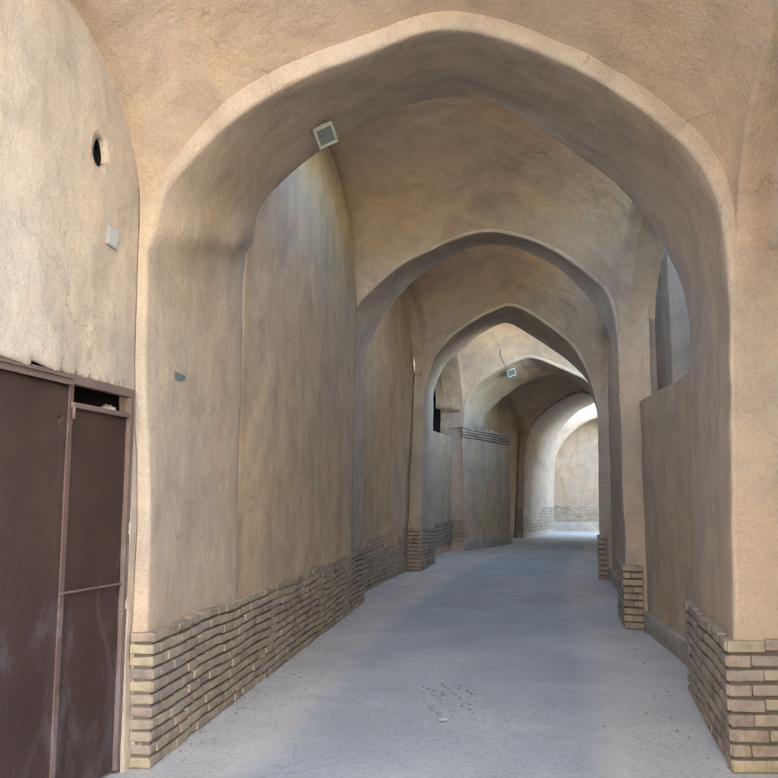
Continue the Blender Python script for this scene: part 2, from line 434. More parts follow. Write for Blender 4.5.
# ------------------------------------------------------------------ arches
HALF = 34
class Arch: pass
def arch(feetF, feetB, trF, trB, lip, tipF, tipB, extL, extR, label, extLB=None, shelf=0.0):
    """feet: plan points (L,R) of the inner corners at the ground, front and back.
    tr: inner edge from left springing to right springing. lip: width of the flat band round the opening."""
    A = Arch()
    out = []
    for feet, tr in ((feetF, trF), (feetB, trB)):
        Lf, Rf = Vector(feet[0]), Vector(feet[1])
        P = [on_plane(x, y, Lf, Rf) for x, y in tr]
        P = resample(P, 90); P = smooth_poly(P, 3)
        arc = split_resample(P, HALF)
        fl = Vector((Lf.x, Lf.y, gz(Lf.y) - 0.1)); fr = Vector((Rf.x, Rf.y, gz(Rf.y) - 0.1))
        legL = [lerp(fl, arc[0], i / 14) for i in range(14)]
        legR = [lerp(arc[-1], fr, (i + 1) / 14) for i in range(14)]
        path = legL + arc + legR
        h = Vector((Rf.x - Lf.x, Rf.y - Lf.y, 0)).normalized()
        nrm = []
        for i in range(len(path)):
            a = path[max(0, i - 1)]; b = path[min(len(path) - 1, i + 1)]
            tg = (b - a).normalized()
            x, z = tg.dot(h), tg.z
            nrm.append((h * (-z) + Vector((0, 0, x))).normalized())
        out.append((path, nrm, h, arc))
    (PF, NF, hF, arcF), (PB, NB, hB, arcB) = out
    A.PF, A.PB, A.hF, A.hB = PF, PB, hF, hB
    A.footF = [Vector(feetF[0]), Vector(feetF[1])]; A.footB = [Vector(feetB[0]), Vector(feetB[1])]
    n = len(PF)
    rows = []
    A.outF, A.outB = [], []
    for i in range(n):
        leg = i < 14 or i >= n - 14
        leftside = i < n / 2
        # lip narrows towards the springing
        k = 1.0
        if leg: k = 0.25
        else:
            e = min(i - 14, n - 15 - i) / 14.0
            k = 0.25 + 0.75 * min(1, e)
        lp = lip * k
        ax = (PB[i] - PF[i]).normalized()
        r = min(0.03, lp * 0.55)
        oF = PF[i] + NF[i] * lp; oB = PB[i] + NB[i] * lp
        A.outF.append(oF); A.outB.append(oB)
        ext = (extL if leftside else extR)
        extB = extLB if (leftside and extLB) else ext
        if True:
            sg_ = -1 if leftside else 1
            kk = 1.0 if leg else min(1.0, abs(i - (n - 1) / 2) / 7.0)
            foF, foB = (PF[0], PB[0]) if leftside else (PF[-1], PB[-1])
            dF = max(0.14, (foF - oF).dot(hF) * sg_ + ext + 0.06); dB = max(0.14, (foB - oB).dot(hB) * sg_ + extB + 0.06)
            eF = oF + hF * sg_ * dF * kk + Vector((0, 0, 0.14 * (1 - kk))); eB = oB + hB * sg_ * dB * kk + Vector((0, 0, 0.14 * (1 - kk)))
        elif leg:
            eF = PF[i] + (hF * (-1 if leftside else 1)) * (ext + 0.06); eB = PB[i] + (hB * (-1 if leftside else 1)) * (ext + 0.06)
        else:
            eF = oF + NF[i] * 0.14; eB = oB + NB[i] * 0.14
        row = [eF, lerp(eF, oF, 0.5), oF, PF[i] + NF[i] * r * 1.6, PF[i] + NF[i] * r * 0.35 + ax * r * 0.35, PF[i] + ax * r * 1.6]
        m = 12
        for q in range(1, m):
            pt = lerp(PF[i], PB[i], q / m)
            if shelf and leftside and not leg:
                j_ = i - 14
                am = shelf * max(0.0, min(1.0, (j_ + 0.6) / 1.6)) * max(0.0, 1 - j_ / 15.0) ** 1.3
                pt = pt + (hF + hB).normalized() * am * min(1.0, 1.5 * math.sin(math.pi * min(1, q / m))) * (0.75 + 0.25 * noise.noise(Vector((i * 0.5, q * 0.4, 1))))
            row.append(pt)
        row += [PB[i] - ax * r * 1.6, PB[i] + NB[i] * r * 0.35 - ax * r * 0.35, PB[i] + NB[i] * r * 1.6, oB, eB]
        row += [lerp(eB, eF, 1 / 3), lerp(eB, eF, 2 / 3), eF]
        rows.append(row)
    bm, _ = grid_bm(rows)
    A.bvh_src = bm.copy()
    A.root = empty("pointed_arch", Vector((*(A.footF[0] + A.footF[1]) / 2, gz(A.footF[0].y))), label, "arch", "pointed arches of the covered alley")
    A.mesh = link_bm("arch_body", bm, PL_ARCH, A.root)
    # corners for the vaults
    def corner_curve(outs, feet, h, tips, exts):
        Lz = on_plane(tips[0][0], tips[0][1], feet[0], feet[1]).z
        Rz = on_plane(tips[1][0], tips[1][1], feet[0], feet[1]).z
        k = max(range(n), key=lambda i: outs[i].z)
        left = [p for p in outs[:k + 1] if p.z > Lz]; right = [p for p in outs[k:] if p.z > Rz]
        a0 = left[0].copy(); a0.z = Lz; b0 = right[-1].copy(); b0.z = Rz
        cl = a0 - h * max(0.0, exts[0]); cr = b0 + h * max(0.0, exts[1])
        return [cl, a0] + left, right + [b0, cr]
    A.corner_curve = corner_curve
    A.tipF, A.tipB = tipF, tipB
    return A

def end_curve(A, side, vrL, vrR, half=30):
    outs, feet, h, tips = (A.outF, A.footF, A.hF, A.tipF) if side == 'F' else (A.outB, A.footB, A.hB, A.tipB)
    l, r = A.corner_curve(outs, feet, h, tips, (vrL, vrR))
    if vrL <= 0.02: l = l[1:]
    if vrR <= 0.02: r = r[:-1]
    a = resample(l, half); b = resample([l[-1]] + r[1:] if (l[-1] - r[0]).length < 1e-6 else [l[-1]] + r, half)
    return a + b[1:]

def side_prof(v, p=0.5, pointed=0.12):
    x = abs(2 * v - 1)
    e = math.sqrt(max(0.0, 1 - x * x))
    t = 1 - x
    return (1 - pointed) * e + pointed * t

NV = 40
def vrow(i): 
    t = i / NV
    return 0.5 - 0.5 * math.cos(math.pi * t) if True else t

class Bay: pass
def bay(A0, A1, hsL, hsR, vrL, vrR, vrL1=None, vrR1=None, label="", hole=None, capR=0.7, mat=None, sink=None):
    B = Bay()
    E0 = end_curve(A0, 'B', vrL, vrR); E1 = end_curve(A1, 'F', vrL if vrL1 is None else vrL1, vrR if vrR1 is None else vrR1)
    n = len(E0)
    rows = []
    for i in range(NV + 1):
        v = vrow(i)
        row = []
        for j in range(n):
            s = j / (n - 1)
            z0 = lerp(E0[0].z, E0[-1].z, s); z1 = lerp(E1[0].z, E1[-1].z, s)
            zs = lerp(z0, z1, v)
            ze = lerp(max(0, E0[j].z - z0), max(0, E1[j].z - z1), v)
            hs = lerp(hsL, hsR, s)
            zz = zs + math.sqrt(ze ** 2 + (hs * side_prof(v)) ** 2)
            p = lerp(E0[j], E1[j], v)
            row.append(Vector((p.x, p.y, zz)))
        rows.append(row)
    B.rows = rows
    hd = rows[0][-1] - rows[0][0]; hd.z = 0; hd.normalize()
    fd0 = rows[-1][n // 2] - rows[0][n // 2]; fd0.z = 0; fd0.normalize()
    up_ = Vector((0, 0, 0.01))
    bm, V = grid_bm(rows)
    ra_, rb_ = [p - fd0 * 0.3 + up_ for p in rows[0]], [p + fd0 * 0.3 + up_ for p in rows[-1]]
    grid_bm([ra_, rows[0]], bm); grid_bm([rows[-1], rb_], bm)
    rx = [ra_] + rows + [rb_]
    grid_bm([[r[0] - hd * 0.7 + Vector((0, 0, 0.12)), r[0]] for r in rx], bm)
    grid_bm([[r[-1], r[-1] + hd * capR + Vector((0, 0, 0.17 * capR))] for r in rx], bm)
    if hole:
        # an opening at the crown, with a raised collar
        hx, hy, ra, rb = hole[:4]
        dele = [f for f in bm.faces if ((f.calc_center_median().x - hx) / ra) ** 2 + ((f.calc_center_median().y - hy) / rb) ** 2 < 1]
        bmesh.ops.delete(bm, geom=dele, context='FACES')
        edges = [e for e in bm.edges if e.is_boundary and ((((e.verts[0].co + e.verts[1].co) / 2).x - hx) / ra) ** 2 + ((((e.verts[0].co + e.verts[1].co) / 2).y - hy) / rb) ** 2 < 2.2]
        # only those well inside
        ex = bmesh.ops.extrude_edge_only(bm, edges=edges)
        for vv in [g for g in ex["geom"] if isinstance(g, bmesh.types.BMVert)]: vv.co.z += hole[4] if len(hole) > 4 else 0.6
    B.mesh = link_bm("domed_vault", bm, mat or PL_VAULT)
    tag(B.mesh, label, "vault", "domed vaults of the covered alley")
    B.L = [r[0] for r in rows]; B.R = [r[-1] for r in rows]
    return B

def bay_wall(A0, A1, B, side, vr, r, label, mat=None, zmax=None, hole=None, door=None, v_rng=(0, 1), thick=0.0, vr1=None, fine=1, parent=None):
    """wall filling the side arch of a bay; recessed by r behind the vault's edge"""
    k = 0 if side == 'L' else 1
    sg = -1 if side == 'L' else 1
    vr1 = vr if vr1 is None else vr1
    f0 = A0.footB[k] + Vector((A0.hB.x, A0.hB.y)) * sg * (vr + r); f1 = A1.footF[k] + Vector((A1.hF.x, A1.hF.y)) * sg * (vr1 + r)
    edge = B.L if side == 'L' else B.R
    t3 = (edge[-1] - edge[0]); t3.z = 0; t3.normalize()
    outw = Vector((t3.y, -t3.x, 0)) * (1 if side == 'R' else -1)
    rows = []
    NVV = NV * fine
    for i in range(NVV + 1):
        v = i / NVV
        # vault edge at plain v
        vv = math.acos(1 - 2 * v) / math.pi * NV
        a = min(NV - 1, int(vv)); e = lerp(edge[a], edge[a + 1], vv - a)
        top = e + outw * r
        bx = lerp(f0, f1, v)
        bot = Vector((bx.x, bx.y, gz(bx.y) - 0.1))
        zt = top.z if zmax is None else min(top.z, zmax)
        m = 40 * fine
        col = []
        for q in range(m + 1):
            z = lerp(bot.z, zt, q / m)
            s = (z - bot.z) / max(1e-6, top.z - bot.z)
            p = lerp(bot, top, s)
            if r == 0.0 and vr == 0.0 and v < 0.14:
                p = p + outw * 0.04 * (1 - v / 0.14)
            col.append(Vector((p.x, p.y, z)))
        if zmax is None: col.append(col[-1] + Vector((0, 0, 0.10)))
        rows.append(col)
    o2 = Vector((outw.x, outw.y, 0)) * 0.13
    rows = [[p - (rows[1][q] - p).normalized() * 0.15 + o2 for q, p in enumerate(rows[0])]] + rows + [[p + (p - rows[-2][q]).normalized() * 0.15 + o2 for q, p in enumerate(rows[-1])]]
    bm, V = grid_bm(rows)
    # reveal under the side arch
    if r > 0.015 or thick:
        rr = []
        for e in [edge[0] - t3 * 0.3] + list(edge) + [edge[-1] + t3 * 0.3]:
            rr.append([e + outw * (r + thick + 0.16) * q / 3 - (outw * 0.0) for q in range(4)])
        grid_bm(rr, bm)
    if zmax is not None and thick:
        st = [[c[-1], c[-1] + outw * thick * 0.5, c[-1] + outw * thick, c[-1] + outw * thick - Vector((0, 0, 1.2))] for c in rows]
        grid_bm(st, bm)
    return bm, rows, outw

# ------------------------------------------------------------------ brick plinths
def bricks(bm, path, heights, courses, proud=0.03, L0=0.21, side=1, drop=0.15, mess=0.0, base_fn=gz, gap=0.25):
    """path: plan points, bricks face to the left of travel when side=1. heights: height at each path point."""
    for s in range(len(path) - 1):
        A, Bp = Vector(path[s]), Vector(path[s + 1])
        d = (Bp - A); ln = d.length; d.normalize()
        nv = Vector((-d.y, d.x)) * side
        for c in range(courses):
            x = -proud * 0.8 + (-(L0 / 2) if c % 2 else 0) * 0
            first = True
            while x < ln + proud * 0.5:
                l = L0 * random.uniform(0.82, 1.15)
                if first and c % 2: l *= 0.55
                first = False
                x1 = min(x + l, ln + proud * 0.8)
                if ln - x1 < 0.05: x1 = ln + proud * 0.8
                if x1 - x < 0.03: break
                t = (x + x1) / 2 / ln
                H = lerp(heights[s], heights[s + 1], min(1, max(0, t)))
                ph = H / courses
                p2 = A + d * ((x + x1) / 2)
                z = base_fn(p2.y) + (c + 0.5) * ph
                worn = mess * max(0, 1 - c / 4.0)
                z += noise.noise(Vector((p2.x * 1.3, p2.y * 1.3, c * 0.13))) * 0.024
                pr = proud + random.uniform(-0.005, 0.004) - worn * random.uniform(0, 0.016)
                if random.random() < 0.012: pr -= 0.012
                ctr = p2 + nv * (pr - 0.045)
                ax = Vector((d.x, d.y, random.uniform(-0.02, 0.02))).normalized()
                ay = Vector((nv.x, nv.y, 0)); az = ax.cross(ay).normalized()
                if az.z < 0: az = -az
                box_bm(bm, Vector((ctr.x, ctr.y, z)), ax, ay, az, (x1 - x) / 2- 0.002, 0.045, ph * (1 - gap) / 2 * random.uniform(0.94, 1.08), jit=0.003, bev=0.010)
                x = x1
    return bm

def slab(bm, path, heights, proud, side=1, base_fn=gz, back=0.06, dis=1.0):
    for s in range(len(path) - 1):
        A, Bp = Vector(path[s]), Vector(path[s + 1])
        d = (Bp - A).normalized(); nv = Vector((-d.y, d.x)) * side
        rows = []
        m = max(2, int((Bp - A).length / 0.25))
        for i in range(m + 1):
            p = lerp(A, Bp, i / m) ; H = lerp(heights[s], heights[s + 1], i / m)
            if False: p = p
            z0 = base_fn(p.y)
            f = p + nv * proud; g2 = p - nv * back
            rows.append([Vector((f.x, f.y, z0 - 0.08)), Vector((f.x, f.y, z0 + H * 0.5)), Vector((f.x, f.y, z0 + H - 0.012)), Vector((f.x - nv.x * 0.01, f.y - nv.y * 0.01, z0 + H)), Vector((g2.x, g2.y, z0 + H + 0.01))])
        grid_bm(rows, bm, dis)
        for r_ in (rows[0], rows[-1]):
            base = Vector((r_[-1].x, r_[-1].y, r_[0].z))
            bm.faces.new([bm.verts.new(disp(q, dis)) for q in [*r_, base]])
    return bm

def plinth(parent, path, heights, courses, side=1, mat=None, mess=0.0, proud=0.03, L0=0.21):
    p = empty_part = None
    bm = bmesh.new(); bricks(bm, path, heights, courses, proud, L0, side, mess=mess)
    o = link_bm("brick_plinth", bm, mat or BRICK, parent, smooth=False)
    bm = bmesh.new(); slab(bm, path, [h - 0.03 for h in heights], proud * 0.2, side)
    link_bm("mortar_bed", bm, MORTAR, o_parent(o, parent), smooth=False) if False else sub_part("mortar_bed", bm, MORTAR, o)
    return o

def sub_part(name, bm, mat, parent, smooth=False):
    """a child of a part: the part's world origin equals its own parent's location"""
    org = parent.location.copy() + (parent.parent.location if parent.parent else Vector((0, 0, 0)))
    me = bpy.data.meshes.new(name)
    for v in bm.verts: v.co -= org
    bm.to_mesh(me); bm.free()
    for p in me.polygons: p.use_smooth = smooth
    me.materials.append(mat)
    o = bpy.data.objects.new(name, me); C.objects.link(o); o.parent = parent
    return o

# ================================================================== layout
FL1 = ground(147, 768); FR1 = ground(736, 772)
L1 = ground(363, 602)
def wall1(Y): return FL1 + (L1 - FL1) * ((Y - FL1.y) / (L1.y - FL1.y))
BL1 = wall1(7.15); BR1 = ground(692, 693)
FL2 = wall1(12.8); FR2 = ground(627, 629); BL2 = L1; BR2 = Vector((3.25, 12.4))
FL3 = ground(420, 571.5); FR3 = ground(599.5, 580)
BL3 = Vector((45 / 874 * 21.2, 21.2)); BR3 = Vector((5.0, 20.2))
FL4 = Vector((75 / 874 * 24.7, 24.7)); FR4 = Vector((5.85, 23.3))
BL4 = Vector((2.62, 26.2)); BR4 = Vector((6.2, 24.6))
FL5 = ground(523, 538); FR5 = Vector((7.6, 28.2))
BL5 = ground(554, 533.3); BR5 = Vector((BL5.x + 3.2, BL5.y - 3.2))
print("FEET", FL1, FR1, BL1, BR1, L1, FR2, FL3, FR3, FL5, BL5)

A1 = arch((FL1, FR1), (BL1, BR1),
  [(148,250),(150,243),(156,237),(157,215),(162,196),(172,182),(197,152),(231,119),(260,99),(293,82),(340,63.5),(384,48),(417,33),(447,28),(477,31),(520,44),(568,65),(605,84),(652,114),(685,144),(708.5,174),(720,204),(725,234),(727,260),(729,330)],
  [(246,254),(249,248),(255,242),(257,224),(262,207),(280,187),(310,160),(343.5,135),(387,114),(427,100),(460,97),(494,104),(518,115),(551,137),(585,160),(615,182),(635,204),(652,227),(668,254),(679,278),(687,300),(690,330)],
  0.13, ((150,200),(735,250)), ((247,228),(688,290)), 0.16, 0.55,
  "nearest and widest pointed arch, its pale rim curving over the top of the picture", extLB=0.9, shelf=0.10)
A2 = arch((FL2, FR2), (BL2, BR2),
  [(349,345),(350,325),(354,310),(361,300),(370,292),(384,279),(404,264),(414,259),(444,244),(467,234.5),(494,231),(520,236),(545,246),(570,260),(591.5,277),(606.5,294),(613,315),(617,345),(619,380)],
  [(364,362),(368,345),(375,331),(382,320),(394,303),(407,288),(427,270),(443,260),(467,249),(492,243),(518,249),(545,260),(568,277),(588,297),(600,315),(606,326),(613,340),(618,352),(620,368)],
  0.05, ((349,305),(622,340)), ((366,340),(618,352)), 0.90, 0.36,
  "second pointed arch of the alley, seen whole through the nearest arch")
A3 = arch((FL3, FR3), (BL3, BR3),
  [(424,396),(426,382),(431.5,370),(437,355),(451,338),(466,326),(485,315),(500,308),(509,305),(520,308),(538.6,318.5),(558.6,333),(572.5,345.5),(580,358),(586,370),(592.6,389),(596,402),(598,420)],
  [(433,398),(434,390),(438,379),(446,364),(462,350),(477,336),(492.6,327),(506.5,322),(515,325.5),(538.6,340),(562,356),(577,369),(587,380),(597,395),(604,412)],
  0.06, ((428,375),(597,395)), ((433,392),(602,405)), 0.90, 0.60,
  "third pointed arch, framing the brightly lit vault in the distance")
A4 = arch((FL4, FR4), (BL4, BR4),
  [(464,430),(464.5,415),(466,402),(469,394),(477,384),(500,369),(514,362),(529,357),(545,362),(562,369),(585,379.5),(597,392),(604,412)],
  [(484,430),(486,418),(493,408),(501,400),(520,386),(538,378),(554,375),(569,378),(583,387),(592,396),(598,415)],
  0.09, ((463,412),(603,400)), ((485,420),(598,410)), 0.60, 0.60,
  "fourth pointed arch, a small floodlight on its rim, above the brick coping", extLB=0.9, shelf=0.10)
A5 = arch((FL5, FR5), (BL5, BR5),
  [(525,455),(526.5,442),(531,427),(537,419),(545,412),(555,404),(571,395),(583,393),(594,396),(604,406),(612,430)],
  [(552,475),(552.5,455),(555,442),(561,429),(570,418),(581,409),(597,402),(612,398),(630,405),(645,440)],
  0.06, ((526,440),(611,420)), ((552,455),(643,430)), 0.90, 0.6,
  "farthest pointed arch, its white inner side lit by the open yard behind", shelf=0.14)
# arch behind the viewer
FL0 = Vector((-2.55, 1.1)); FR0 = Vector((1.95, 1.1)); BL0 = Vector((-2.18, 2.1)); BR0 = Vector((1.75, 2.1))
class _A0(Arch): pass

def free_arch(feetF, feetB, spring, rise, lip, extL, extR, label):
    A = Arch()
    return A
def arch_xyz(feetF, feetB, spring, rise):
    out = []
    for L_, R_ in (feetF, feetB):
        pts = []
        for i in range(61):
            u = -1 + i / 30
            z = spring + rise * ((1 - abs(u) ** 2.2) ** 0.62 * 0.93 + 0.07 * (1 - abs(u)))
            p = lerp(L_, R_, (u + 1) / 2)
            pts.append(Vector((p.x, p.y, z)))
        out.append(pts)
    return out
_on = on_plane
_fr = arch_xyz((FL0, FR0), (BL0, BR0), 3.2, 1.35)
def on_plane(px, py, A, B):
    if px is None: return Vector(py)
    return _on(px, py, A, B)
A0 = arch((FL0, FR0), (BL0, BR0), [(None, p) for p in _fr[0]], [(None, p) for p in _fr[1]], 0.1,
  ((None, (0, 0, 3.4)), (None, (0, 0, 3.4))), ((None, (0, 0, 3.45)), (None, (0, 0, 3.3))), 0.3, 0.6,
  "pointed arch over the viewer's head, just outside the picture")

# ------------------------------------------------------------------ vaults
V0 = bay(A0, A1, 1.0, 1.1, 0.10, 0.40, 0.10, 0.20, "vault of the nearest bay with rough ochre plaster, above the rim of the widest arch", hole=(0.0, 3.1, 1.1, 0.8, 0.4))
V1 = bay(A1, A2, 1.85, 1.6, 0.0, 0.20, 0.0, 0.17, capR=0.25, label= "cracked ochre vault between the first and second arch", hole=(0.5, 7.95, 1.35, 0.64, 0.12))
V2 = bay(A2, A3, 1.9, 1.7, 0.13, 0.13, 0.13, 0.13, "brown vault between the second and third arch", hole=(1.6, 14.0, 1.4, 0.68, 0.12))
V3 = bay(A3, A4, 1.9, 1.9, 0.12, 0.10, 0.10, 0.10, "brightly lit vault between the third and fourth arch, open at its crown", hole=(3.3, 21.38, 1.9, 0.60, 0.12))
V4 = bay(A4, A5, 1.2, 1.2, 0.0, 0.10, 0.35, 0.10, "dim brown vault behind the fourth arch")

# ------------------------------------------------------------------ side walls
def wall_thing(name, label, bm, mat, group=None):
    xs = [v.co.x for v in bm.verts]; ys = [v.co.y for v in bm.verts]; zs = [v.co.z for v in bm.verts]
    root = empty(name, Vector(((min(xs) + max(xs)) / 2, (min(ys) + max(ys)) / 2, min(zs) + 0.1)), label, "wall", group)
    root["kind"] = "thing"
    o = link_bm("plaster_face", bm, mat, root)
    return root, o

# left wall by the gate, with door opening and put-log hole
bm, rows, out0 = bay_wall(A0, A1, V0, 'L', 0.10, 0.0, "", fine=3)
wA = A0.footB[0] - Vector((A0.hB.x, A0.hB.y)) * 0.10; wB = A1.footF[0] - Vector((A1.hF.x, A1.hF.y)) * 0.10
wdir = (wB - wA).normalized(); wn = Vector((wdir.y, -wdir.x))     # into the alley
W3 = Vector((wdir.x, wdir.y, 0)); N3 = Vector((wn.x, wn.y, 0))
def wall0(px, py): return on_plane(px, py, wA, wB)
def s_of(p): return (Vector((p.x, p.y)) - wA).dot(wdir)
def W(s, z, off=0.0): 
    q = wA + wdir * s + wn * off
    return Vector((q.x, q.y, z))
s_hi = s_of(wall0(137, 392)); s_lo = 0.35
z_top = wall0(137, 390).z
hc = wall0(108, 152)
sh, zh = s_of(hc), hc.z
def inside_hole(c):
    a = (s_of(c) - sh) / 0.082; b = (c.z - zh) / 0.098
    rr = 1 + 0.08 * noise.noise(Vector((a * 1.3, b * 1.3, 2)))
    return a * a + b * b < rr
dele = []
for f in bm.faces:
    c = f.calc_center_median(); s = s_of(c)
    if s_lo < s < s_hi - 0.004 and c.z < z_top + 0.012 * noise.noise(Vector((s * 9, 0, 0))): dele.append(f)
    elif inside_hole(c): dele.append(f)
offs = [(Vector((c.x, c.y)) - wA).dot(wn) for c in (f.calc_center_median() for f in dele) if c.z > z_top + 0.3]
off_h = sum(offs) / len(offs)
offs = [(Vector((c.x, c.y)) - wA).dot(wn) for c in (f.calc_center_median() for f in dele) if z_top > c.z > z_top - 0.3]
off_d = min(offs)
print("OFF", off_h, off_d)
bmesh.ops.delete(bm, geom=dele, context='FACES')
for v_ in bm.verts:
    if v_.is_boundary and abs(s_of(v_.co) - sh) < 0.16 and abs(v_.co.z - zh) < 0.16:
        a = (s_of(v_.co) - sh) / 0.078; b = (v_.co.z - zh) / 0.094
        th = math.atan2(b, a); k_ = 1 + 0.13 * noise.noise(Vector((math.cos(th) * 1.2, math.sin(th) * 1.2, 4)))
        ds = math.cos(th) * k_ * 0.078 - (s_of(v_.co) - sh)
        v_.co += W3 * ds; v_.co.z = zh + math.sin(th) * k_ * 0.094
# thickness of the plaster round the openings
be = []
for e in bm.edges:
    if not e.is_boundary: continue
    c = (e.verts[0].co + e.verts[1].co) / 2; s = s_of(c)
    if s_lo - 0.05 < s < s_hi + 0.05 and 0.0 < c.z < z_top + 0.08: be.append((e, 0.02))
    elif abs(s - sh) < 0.2 and abs(c.z - zh) < 0.2: be.append((e, 0.04))
for depth in (0.02, 0.04):
    ex = bmesh.ops.extrude_edge_only(bm, edges=[e for e, d in be if d == depth])
    for v in [g for g in ex["geom"] if isinstance(g, bmesh.types.BMVert)]: v.co -= N3 * depth
bvhW0 = BVHTree.FromBMesh(bm)
rootW0, W0 = wall_thing("plaster_wall", "pale plaster wall above the maroon gate, with a dark round hole in it", bm, PL_NEAR)
# hollow behind the hole, its shade painted in as a near-black colour
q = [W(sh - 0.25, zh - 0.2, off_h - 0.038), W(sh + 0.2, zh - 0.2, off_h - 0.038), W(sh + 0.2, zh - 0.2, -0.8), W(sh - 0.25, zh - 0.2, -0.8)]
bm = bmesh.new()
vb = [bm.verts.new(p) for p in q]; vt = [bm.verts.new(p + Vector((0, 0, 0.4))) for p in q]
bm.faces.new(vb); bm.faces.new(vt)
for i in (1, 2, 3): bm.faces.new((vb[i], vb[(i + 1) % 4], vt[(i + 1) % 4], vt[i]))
link_bm("wall_cavity", bm, PAINTED_SHADE, rootW0, smooth=False)
# room behind the gate, coloured near-black so the slot looks unlit
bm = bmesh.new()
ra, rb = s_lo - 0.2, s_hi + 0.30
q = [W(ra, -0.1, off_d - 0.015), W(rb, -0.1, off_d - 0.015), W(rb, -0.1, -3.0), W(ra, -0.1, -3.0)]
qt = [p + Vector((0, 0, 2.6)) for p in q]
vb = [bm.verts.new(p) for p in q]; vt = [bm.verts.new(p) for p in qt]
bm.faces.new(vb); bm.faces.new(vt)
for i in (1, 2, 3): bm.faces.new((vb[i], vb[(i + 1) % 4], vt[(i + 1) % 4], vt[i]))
link_bm("inner_room", bm, PAINTED_SHADE, rootW0, smooth=False)

bm, rows, o_ = bay_wall(A0, A1, V0, 'R', 0.40, 0.16, "", vr1=0.20)
rootWR0, _ = wall_thing("plaster_wall", "plaster wall of the side bay at the right edge of the picture", bm, PL_NEAR)

bm, rows1, o1 = bay_wall(A1, A2, V1, 'L', 0.0, 0.0, "", fine=2)
bvh1 = BVHTree.FromBMesh(bm)
rootL1, _ = wall_thing("plaster_wall", "long stained plaster wall between the first two arches, on a brick plinth", bm, PL_WALL)
hh = lambda a, b: [a, b]
mid_pts = [wall1(FL1.y), wall1(12.8), L1]
plinth(rootL1, [BL1, FL2], [0.80, 0.84], 11, side=-1, mess=1.0)
# plinth bricks round the left foot of the first arch
plinth(A1.root, [FL1 - Vector((A1.hF.x, A1.hF.y)) * 0.10, FL1], [0.80, 0.80], 11, side=-1, mat=BRICK_Y, mess=0.4, L0=0.24)
plinth(A1.root, [FL1, BL1], [0.80, 0.80], 11, side=-1, mess=0.8)
# right foot of the first arch
outR = FR1 + Vector((A1.hF.x, A1.hF.y)) * 0.50
plinth(A1.root, [BR1, FR1], [0.76, 0.76], 9, side=-1, mess=0.3)
plinth(A1.root, [FR1, outR], [0.76, 0.76], 9, side=-1, mat=BRICK_Y, mess=0.3, L0=0.25)
# second arch feet
plinth(A2.root, [FL2, BL2], [0.84, 0.85], 11, side=-1, mess=0.6)
plinth(A2.root, [BR2, FR2], [0.80, 0.80], 9, side=-1)
plinth(A2.root, [FR2, FR2 + Vector((A2.hF.x, A2.hF.y)) * 0.20], [0.80, 0.80], 9, side=-1)
plinth(A3.root, [FR3, FR3 + Vector((A3.hF.x, A3.hF.y)) * 0.17], [0.9, 0.9], 9, side=-1)
plinth(A3.root, [FL3 - Vector((A3.hF.x, A3.hF.y)) * 0.35, FL3], [0.95, 0.95], 11, side=-1)
plinth(A3.root, [FL3, BL3], [0.95, 0.8], 11, side=-1)

bm, rows, outR1 = bay_wall(A1, A2, V1, 'R', 0.20, 0.08, "", zmax=2.86, thick=0.10, vr1=0.17)
rootR1, _ = wall_thing("plaster_wall", "grey plaster wall on the right with an open lunette above it and a low kerb", bm, PL_WALL)
kb0 = A1.footB[1] + Vector((A1.hB.x, A1.hB.y)) * 0.28; kb1 = A2.footF[1] + Vector((A2.hF.x, A2.hF.y)) * 0.25
bm = bmesh.new(); slab(bm, [kb1, kb0][::-1], [0.24, 0.22], 0.05, side=1)
link_bm("kerb", bm, PL_KERB, rootR1)

bm, rows, o_ = bay_wall(A2, A3, V2, 'L', 0.13, 0.20, "")
rootL2, _ = wall_thing("plaster_wall", "recessed plaster wall on the left between the second and third arch", bm, PL_WALL)
p0 = A2.footB[0] - Vector((A2.hB.x, A2.hB.y)) * 0.33; p1 = A3.footF[0] - Vector((A3.hF.x, A3.hF.y)) * 0.33
plinth(rootL2, [p0, p1], [0.90, 0.95], 11, side=-1)
bm, rows, o_ = bay_wall(A2, A3, V2, 'R', 0.13, 0.14, "")
rootR2, _ = wall_thing("plaster_wall", "narrow strip of bluish plaster wall on the right between the second and third arch", bm, PL_WALL)
kb0 = A2.footB[1] + Vector((A2.hB.x, A2.hB.y)) * 0.27; kb1 = A3.footF[1] + Vector((A3.hF.x, A3.hF.y)) * 0.27
bm = bmesh.new(); slab(bm, [kb0, kb1], [0.24, 0.22], 0.05, side=1)
link_bm("kerb", bm, PL_KERB, rootR2)

bm, rows, o3 = bay_wall(A3, A4, V3, 'L', 0.12, 0.25, "", zmax=3.5, thick=0.08)
rootL3, _ = wall_thing("plaster_wall", "recessed wall past the third arch, with a dark opening high up", bm, PL_WALL)
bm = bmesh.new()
# room behind the opening, its darkness painted into the colour
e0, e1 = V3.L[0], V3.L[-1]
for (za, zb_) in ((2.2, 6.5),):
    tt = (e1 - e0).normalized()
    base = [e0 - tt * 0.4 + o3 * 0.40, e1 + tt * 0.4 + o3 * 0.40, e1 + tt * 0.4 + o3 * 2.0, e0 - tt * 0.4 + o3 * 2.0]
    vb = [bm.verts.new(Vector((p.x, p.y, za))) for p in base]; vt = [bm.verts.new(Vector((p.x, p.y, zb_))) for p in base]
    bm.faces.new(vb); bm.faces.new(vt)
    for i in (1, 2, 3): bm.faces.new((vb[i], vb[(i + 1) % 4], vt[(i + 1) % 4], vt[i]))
link_bm("inner_room", bm, PAINTED_SHADE, rootL3, smooth=False)
p0 = A3.footB[0] - Vector((A3.hB.x, A3.hB.y)) * 0.37; p1 = A4.footF[0] - Vector((A4.hF.x, A4.hF.y)) * 0.35
pb = lerp(p0, p1, 0.2)
